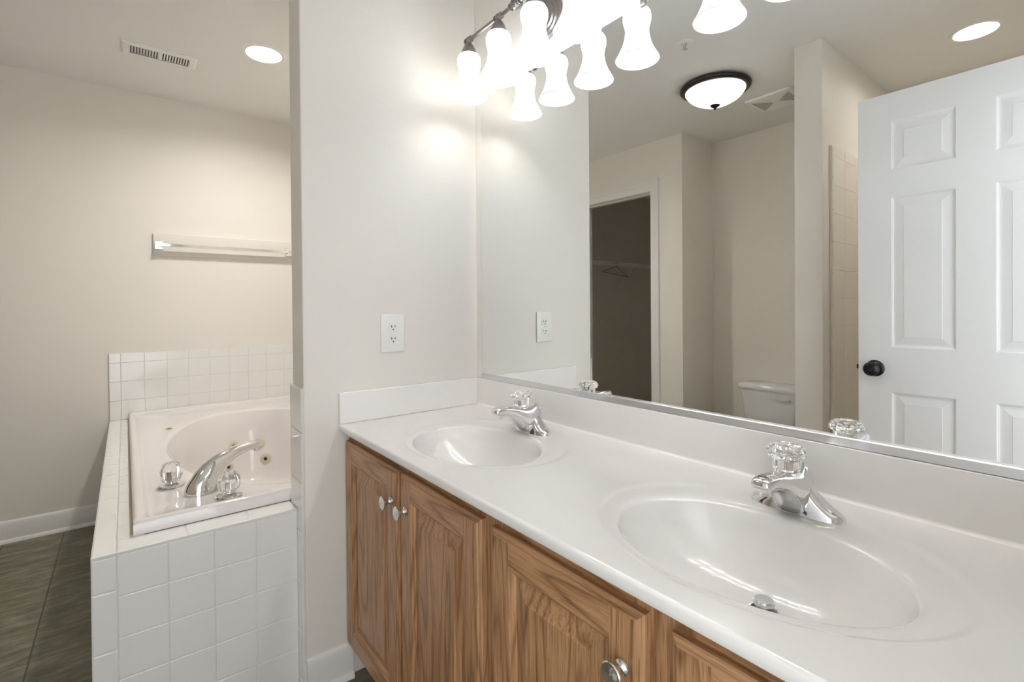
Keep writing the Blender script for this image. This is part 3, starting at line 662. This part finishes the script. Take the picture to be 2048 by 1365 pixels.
for hx, hy in ((-.451, -.949), (-.222, -.811)):
    c3 = (hx, hy, zb)
    bm = nb(); lathe(bm, [(0, .0), (.0375, 0), (.0385, .0025), (.0360, .006), (.020, .0085), (.014, .010), (.0125, .020), (.0095, .021), (.0090, .048), (0, .048)], c3, n=40); hd = obj('handle_base', fixn(bm), CHROME, ft, smooth=True, sharp=35)
    bm = nb(); wob = lambda a, r, h: 1+(.07*abs(math.sin(6*a))-.04 if r > .012 else 0)
    lathe(bm, [(.0105, .0160), (.0220, .0165), (.0275, .0230), (.0315, .0350), (.0320, .0480), (.0290, .0620), (.0230, .0740), (.0140, .0800), (.0, .0805)], c3, n=60, wob=wob, cap=False)
    lathe(bm, [(.0105, .0160), (.0102, .0490), (.0, .0505)], c3, n=60, cap=False); bmesh.ops.remove_doubles(bm, verts=bm.verts, dist=1e-5)
    obj('clear_handle', fixn(bm), ACRYL, ft, smooth=True, sharp=18)['label'] = 'clear fluted acrylic handle'

# ------------------------------------------------------------------ towel bar on its painted board
tb = thing('towel_bar', 'chrome towel bar on a painted backing board above the tub', 'towel bar', (XF, -.55, 1.563))
bm = nb(); box(bm, XF+.0004, XF+.0185, -.932, -.020, 1.504, 1.636, bev=.002, seg=2); obj('backing_board', bm, PAINT, tb)
for y in (-.905, -.190):
    bm = nb(); box(bm, XF+.0188, XF+.0250, y-.021, y+.021, 1.563-.024, 1.563+.024, bev=.002, seg=2); box(bm, XF+.0250, XF+.0730, y-.0085, y+.0085, 1.5525, 1.5735, bev=.002, seg=2); obj('bar_post', bm, CHROME, tb)
bm = nb(); box(bm, XF+.0560, XF+.0680, -.897, -.198, 1.5540, 1.5710, bev=.0012, seg=2); obj('rail', bm, CHROME, tb)

# ------------------------------------------------------------------ ceiling vents, sprinkler, lights
vt = thing('ceiling_vent', 'small rectangular white ceiling register near the tub', 'vent', (-1.406, -.916, H))
bm = nb(); vx0, vx1, vy0, vy1 = -1.477, -1.335, -1.067, -.765
pr = [(0, 0), (0, -.004), (.008, -.0075), (.030, -.0085)]
bm2 = bm; prev = None
for i, dz in pr:
    cur = [bm.verts.new(p) for p in ((vx0+i, vy0+i, H+dz), (vx1-i, vy0+i, H+dz), (vx1-i, vy1-i, H+dz), (vx0+i, vy1-i, H+dz))]
    if prev:
        for s in range(4): bm.faces.new((prev[s], prev[(s+1) % 4], cur[(s+1) % 4], cur[s]))
    prev = cur
box(bm, vx0+.029, vx1-.029, -.9215, -.9105, H-.0085, H-.0045); fixn(bm); obj('register_frame', bm, PLAST, vt)
bm = nb(); quad(bm, [(vx0+.029, vy0+.029, H-.0008), (vx1-.029, vy0+.029, H-.0008), (vx1-.029, vy1-.029, H-.0008), (vx0+.029, vy1-.029, H-.0008)]); obj('register_backing', bm, SLOT, vt)
bm = nb()
for g0, g1, tl in ((vy0+.031, -.9225, 1), (-.9095, vy1-.031, -1)):
    for k in range(11):
        y = g0+(g1-g0)*k/10; quad(bm, [(vx0+.029, y-.0036, H-.0082+(.003 if tl > 0 else 0)), (vx1-.029, y-.0036, H-.0082+(.003 if tl > 0 else 0)), (vx1-.029, y+.0030, H-.0082+(0 if tl > 0 else .003)), (vx0+.029, y+.0030, H-.0082+(0 if tl > 0 else .003))])
obj('louvres', bm, PLAST, vt)

fan = thing('exhaust_fan_grille', 'square white exhaust fan grille in the ceiling beside the dome light', 'exhaust fan', (.200, -2.083, H))
bm = nb(); fx0, fx1, fy0, fy1 = .070, .330, -2.212, -1.956; box(bm, fx0, fx1, fy0, fy1, H-.016, H-.0004, bev=.005, seg=3); obj('grille_plate', bm, PLAST, fan, smooth=True, sharp=60)
fcx, fcy = (fx0+fx1)/2, (fy0+fy1)/2
for side in (1, -1):
    bm = nb()
    for k in range(9):
        d = .024+k*.0098; hw = d-.012
        box(bm, fcx+side*d, fcx+side*(d+.0042), fcy-hw, fcy+hw, H-.0166, H-.0161)
    obj('slot_pattern', bm, SLOT, fan)

bm = nb(); spx, spy = .2299, -1.0636
spr = thing('fire_sprinkler', 'small white fire sprinkler head in the ceiling near the vanity', 'sprinkler', (spx, spy, H))
lathe(bm, [(.039, -.0003), (.039, -.003), (.033, -.007), (.018, -.008), (.014, -.005), (0, -.005)], (spx, spy, H), n=32); obj('escutcheon', fixn(bm), PLAST, spr, smooth=True, sharp=35)
bm = nb(); tube(bm, [(spx, spy, H-.005), (spx, spy, H-.030)], .0032, 10); lathe(bm, [(0, -.030), (.011, -.030), (.011, -.0318), (0, -.0318)], (spx, spy, H), n=20)
for s in (-1, 1): tube(bm, [(spx+s*.009, spy, H-.006), (spx+s*.009, spy, H-.020), (spx+s*.003, spy, H-.028)], .0016, 8)
obj('sprinkler_head', fixn(bm), SATIN, spr)

for (lx, ly_, lr), lm, lb in zip(CAN, (LENS_T, LENS_S), ('round recessed ceiling light over the bathtub', 'round recessed ceiling light over the shower, seen in the mirror')):
    dl = thing('recessed_light', lb, 'ceiling light', (lx, ly_, H), 'recessed ceiling lights')
    bm = nb(); lathe(bm, [(.100, -.0003), (.100, -.0022), (.096, -.0040), (.084, -.0048), (.0790, -.0035), (.0730, .0120), (.0680, .0220), (.0670, .0220), (.0720, .0120), (.0775, .0)], (lx, ly_, H), n=48, cap=False)
    obj('trim_ring', fixn(bm), PLAST, dl, smooth=True, sharp=40)
    bm = nb(); lathe(bm, [(.0675, .0222), (.0675, .0240), (0, .0240)], (lx, ly_, H), n=40); lathe(bm, [(0, .0195), (.0680, .0210)], (lx, ly_, H), n=40, cap=False); obj('light_lens', fixn(bm), lm, dl)

DMX, DMY = .0728, -1.6085
dm = thing('dome_light', 'bronze-rimmed frosted dome ceiling light seen in the mirror', 'ceiling light', (DMX, DMY, H))
bm = nb(); lathe(bm, [(.0, -.0003), (.156, -.0003), (.182, -.006), (.190, -.014), (.189, -.022), (.182, -.030), (.172, -.034), (.162, -.034), (.159, -.026), (0, -.020)], (DMX, DMY, H), n=64); obj('rim', fixn(bm), BRONZE, dm, smooth=True, sharp=40)
po = [(.1600, -.030), (.1600, -.038), (.1550, -.047), (.1450, -.060), (.1290, -.076), (.1050, -.090), (.0800, -.102), (.0500, -.110), (.0200, -.114), (.008, -.115)]
bm = nb(); lathe(bm, [(.1545, -.034), (.1575, -.029)]+po+[(0, -.115)], (DMX, DMY, H), n=64, cap=False); obj('glass_bowl', fixn(bm), BOWL, dm, smooth=True, sharp=70)
bm = nb(); lathe(bm, [(0, -.112), (.026, -.1125), (.0270, -.1150), (.0200, -.1230), (.0090, -.1285), (.0060, -.1310), (.0085, -.1345), (.0060, -.1390), (0, -.1395)], (DMX, DMY, H), n=32); obj('finial', fixn(bm), BRONZE, dm, smooth=True, sharp=35)
bm = nb(); sphere(bm, (DMX+.055, DMY+.01, H-.058), .024, 20, 1.3, 1, 1); obj('light_bulb', bm, BULBD, dm, smooth=True)
bm = nb(); tube(bm, [(DMX, DMY, H-.021), (DMX, DMY, H-.112)], .004, 10); obj('centre_rod', bm, BRONZE, dm)

# ------------------------------------------------------------------ shower side: tiles on the partition, back and right walls, curb
def shower_tiles():
    z0, z1 = .10, 1.950; r6 = .1375
    rows_ = [z1-z0-.05-13*r6+0.0]+[r6]*13+[.05]
    W = abs(YK-(-1.6420))-.0005
    bm = nb(); tile_rects(bm, (SP2+.0004, -1.6420, z0), (0, -1, 0), (0, 0, 1), (1, 0, 0), [.1548]*5+[W-5*.1548], rows_, th=.009)
    tile_rects(bm, (SP2+.0004, -1.6200, z0), (0, -1, 0), (0, 0, 1), (1, 0, 0), [.0218], [z1-z0-12*.1548]+[.1548]*12, th=.0135, bev=.0100)
    struct('wall_tile_shower', bm, [TILEB, GROUT])
    bm = nb(); W2 = XR-SP2-.011; tile_rects(bm, (SP2+.0105, YK+.0004, z0), (1, 0, 0), (0, 0, 1), (0, 1, 0), [.1548]*5+[W2-5*.1548], rows_, th=.009); struct('wall_tile_shower_back', bm, [TILEB, GROUT])
    bm = nb(); tile_rects(bm, (XR-.0004, YK+.0105, z0), (0, 1, 0), (0, 0, 1), (-1, 0, 0), [.1548]*5+[W-.011-5*.1548], rows_, th=.009); struct('wall_tile_shower_right', bm, [TILEB, GROUT])
shower_tiles()
bm = nb(); x0, x1, y0, y1 = SP2+.0004, XR-.0004, YK+.0004, -1.620
box(bm, x0, x1, y0, y1, .0005, .035); box(bm, x0, x1, y1-.075, y1, .035, .095, bev=.008, seg=3)
box(bm, x0, x0+.02, y0, y1-.075, .035, .098); box(bm, x1-.02, x1, y0, y1-.075, .035, .098); box(bm, x0, x1, y0, y0+.02, .035, .098)
tag(obj('shower_base', bm, PORC), 'white shower base with raised curb behind the open door', 'shower base')

# ------------------------------------------------------------------ toilet
to = thing('toilet', 'white porcelain toilet in the alcove beyond the partition, seen in the mirror', 'toilet', (.020, -2.30, 0))
def rrect(cx_, cy__, hx, hy, z, r=.03, n=8):
    P = []
    for qx, qy, a0 in ((1, 1, 0), (-1, 1, 90), (-1, -1, 180), (1, -1, 270)):
        for k in range(n+1):
            t = math.radians(a0+90*k/n); P.append(Vector((cx_+qx*(hx-r)+r*math.cos(t), cy__+qy*(hy-r)+r*math.sin(t), z)))
    return P
ty = -2.450
bm = nb(); ring_loft(bm, [rrect(.02, ty, .150, .070, .325, .04), rrect(.02, ty, .165, .080, .335, .04), rrect(.02, ty, .178, .088, .42, .035), rrect(.02, ty, .200, .096, .5990, .03)], cap0=True, cap1=True); tank = obj('tank', fixn(bm), PORC, to, smooth=True, sharp=50)
bm = nb(); ring_loft(bm, [rrect(.02, ty, .208, .101, .5995, .03), rrect(.02, ty, .217, .1035, .605, .035), rrect(.02, ty, .218, .1035, .622, .035), rrect(.02, ty, .212, .098, .634, .035), rrect(.02, ty, .195, .085, .639, .035)], cap0=True, cap1=True); obj('tank_lid', fixn(bm), PORC, to, smooth=True, sharp=50)
bm = nb(); lathe(bm, [(0, 0), (.013, 0), (.013, .008), (.006, .010), (.006, .018), (0, .018)], (.160, -2.3560, .560), axis='y', n=20)
tube(bm, [(.165, -2.3370, .560), (.135, -2.3320, .560), (.105, -2.3330, .556), (.085, -2.3360, .552)], [.0065, .006, .0055, .005], 12); 
fl = obj('flush_lever', bm, CHROME, to, smooth=True)
bm = nb()
def ov(cx_, cy__, a_, b0, b1, z, n=40):
    return [Vector((cx_+a_*math.sin(2*PI*k/n), cy__+(b1 if math.cos(2*PI*k/n) > 0 else b0)*math.cos(2*PI*k/n), z)) for k in range(n)]
cyb = -2.06
ring_loft(bm, [ov(.02, -2.12, .105, .20, .17, .001), ov(.02, -2.12, .10, .19, .16, .03), ov(.02, -2.11, .095, .18, .16, .12), ov(.02, -2.10, .115, .19, .19, .20), ov(.02, -2.08, .155, .20, .24, .29), ov(.02, -2.07, .178, .20, .262, .35), ov(.02, -2.07, .182, .20, .268, .378), ov(.02, -2.07, .165, .18, .25, .380), ov(.02, -2.06, .13, .13, .20, .34), ov(.02, -2.06, .07, .08, .12, .25)], cap0=True, cap1=True)
box(bm, -.10, .14, -2.53, -2.22, .20, .325, bev=.03, seg=4); box(bm, -.075, .115, -2.36, -2.18, .001, .24, bev=.03, seg=4)
obj('bowl', fixn(bm), PORC, to, smooth=True, sharp=50)
bm = nb(); ring_loft(bm, [ov(.02, -2.07, .180, .19, .268, .381), ov(.02, -2.07, .184, .195, .272, .388), ov(.02, -2.07, .182, .19, .27, .398), ov(.02, -2.07, .17, .18, .255, .402)], cap0=True, cap1=True); obj('seat_lid', fixn(bm), PORC, to, smooth=True, sharp=50)

# ------------------------------------------------------------------ closet shelf
sh = thing('closet_shelf', 'white wire shelf fixed along the left closet wall, seen in the mirror', 'shelf', (XF, -3.2, 1.62))
SX0, SX1, SZ, SY0, SY1 = XF+.003, XF+.305, 1.625, -2.262, YEND+.004
bm = nb()
for x, z in ((SX0+.003, SZ), (SX0+.15, SZ-.004)): tube(bm, [(x, SY0, z), (x, SY1, z)], .003, 8)
for k in range(76):
    y = SY0-.008-k*.0255
    if y < SY1: break
    tube(bm, [(SX0, y, SZ+.004), (SX1, y, SZ+.004), (SX1+.003, y, SZ-.028)], .0015, 6)
obj('wire_deck', bm, WIRE, sh)
bm = nb()
for z in (SZ+.001, SZ-.029): tube(bm, [(SX1+.001, SY0, z), (SX1+.001, SY1, z)], .0042, 8)
for k in range(13):
    y = SY0-.06-k*.152
    if y > SY1: tube(bm, [(SX1+.002, y, SZ), (SX1+.002, y, SZ-.029)], .005, 8)
obj('front_rail', bm, WIRE, sh)
for y in (-2.52, -3.15, -3.9):
    bm = nb(); tube(bm, [(SX1-.01, y, SZ-.026), (XF+.004, y, SZ-.290)], .0045, 8); box(bm, XF+.0004, XF+.004, y-.008, y+.008, SZ-.310, SZ-.275); obj('shelf_brace', bm, WIRE, sh)
hg = nb(); hx_ = SX1-.020; hy0 = -2.90
tube(hg, [(hx_-.02, hy0, SZ-.010), (hx_-.012, hy0, SZ+.006), (hx_, hy0, SZ+.0125), (hx_+.010, hy0, SZ+.004), (hx_+.008, hy0, SZ-.014), (hx_-.01, hy0, SZ-.035), (hx_-.03, hy0+.20, SZ-.095), (hx_-.03, hy0-.20, SZ-.135), (hx_-.01, hy0, SZ-.035)], .0028, 8)
tag(obj('clothes_hanger', hg, HANG), 'dark wire hanger hooked on the closet shelf', 'hanger')
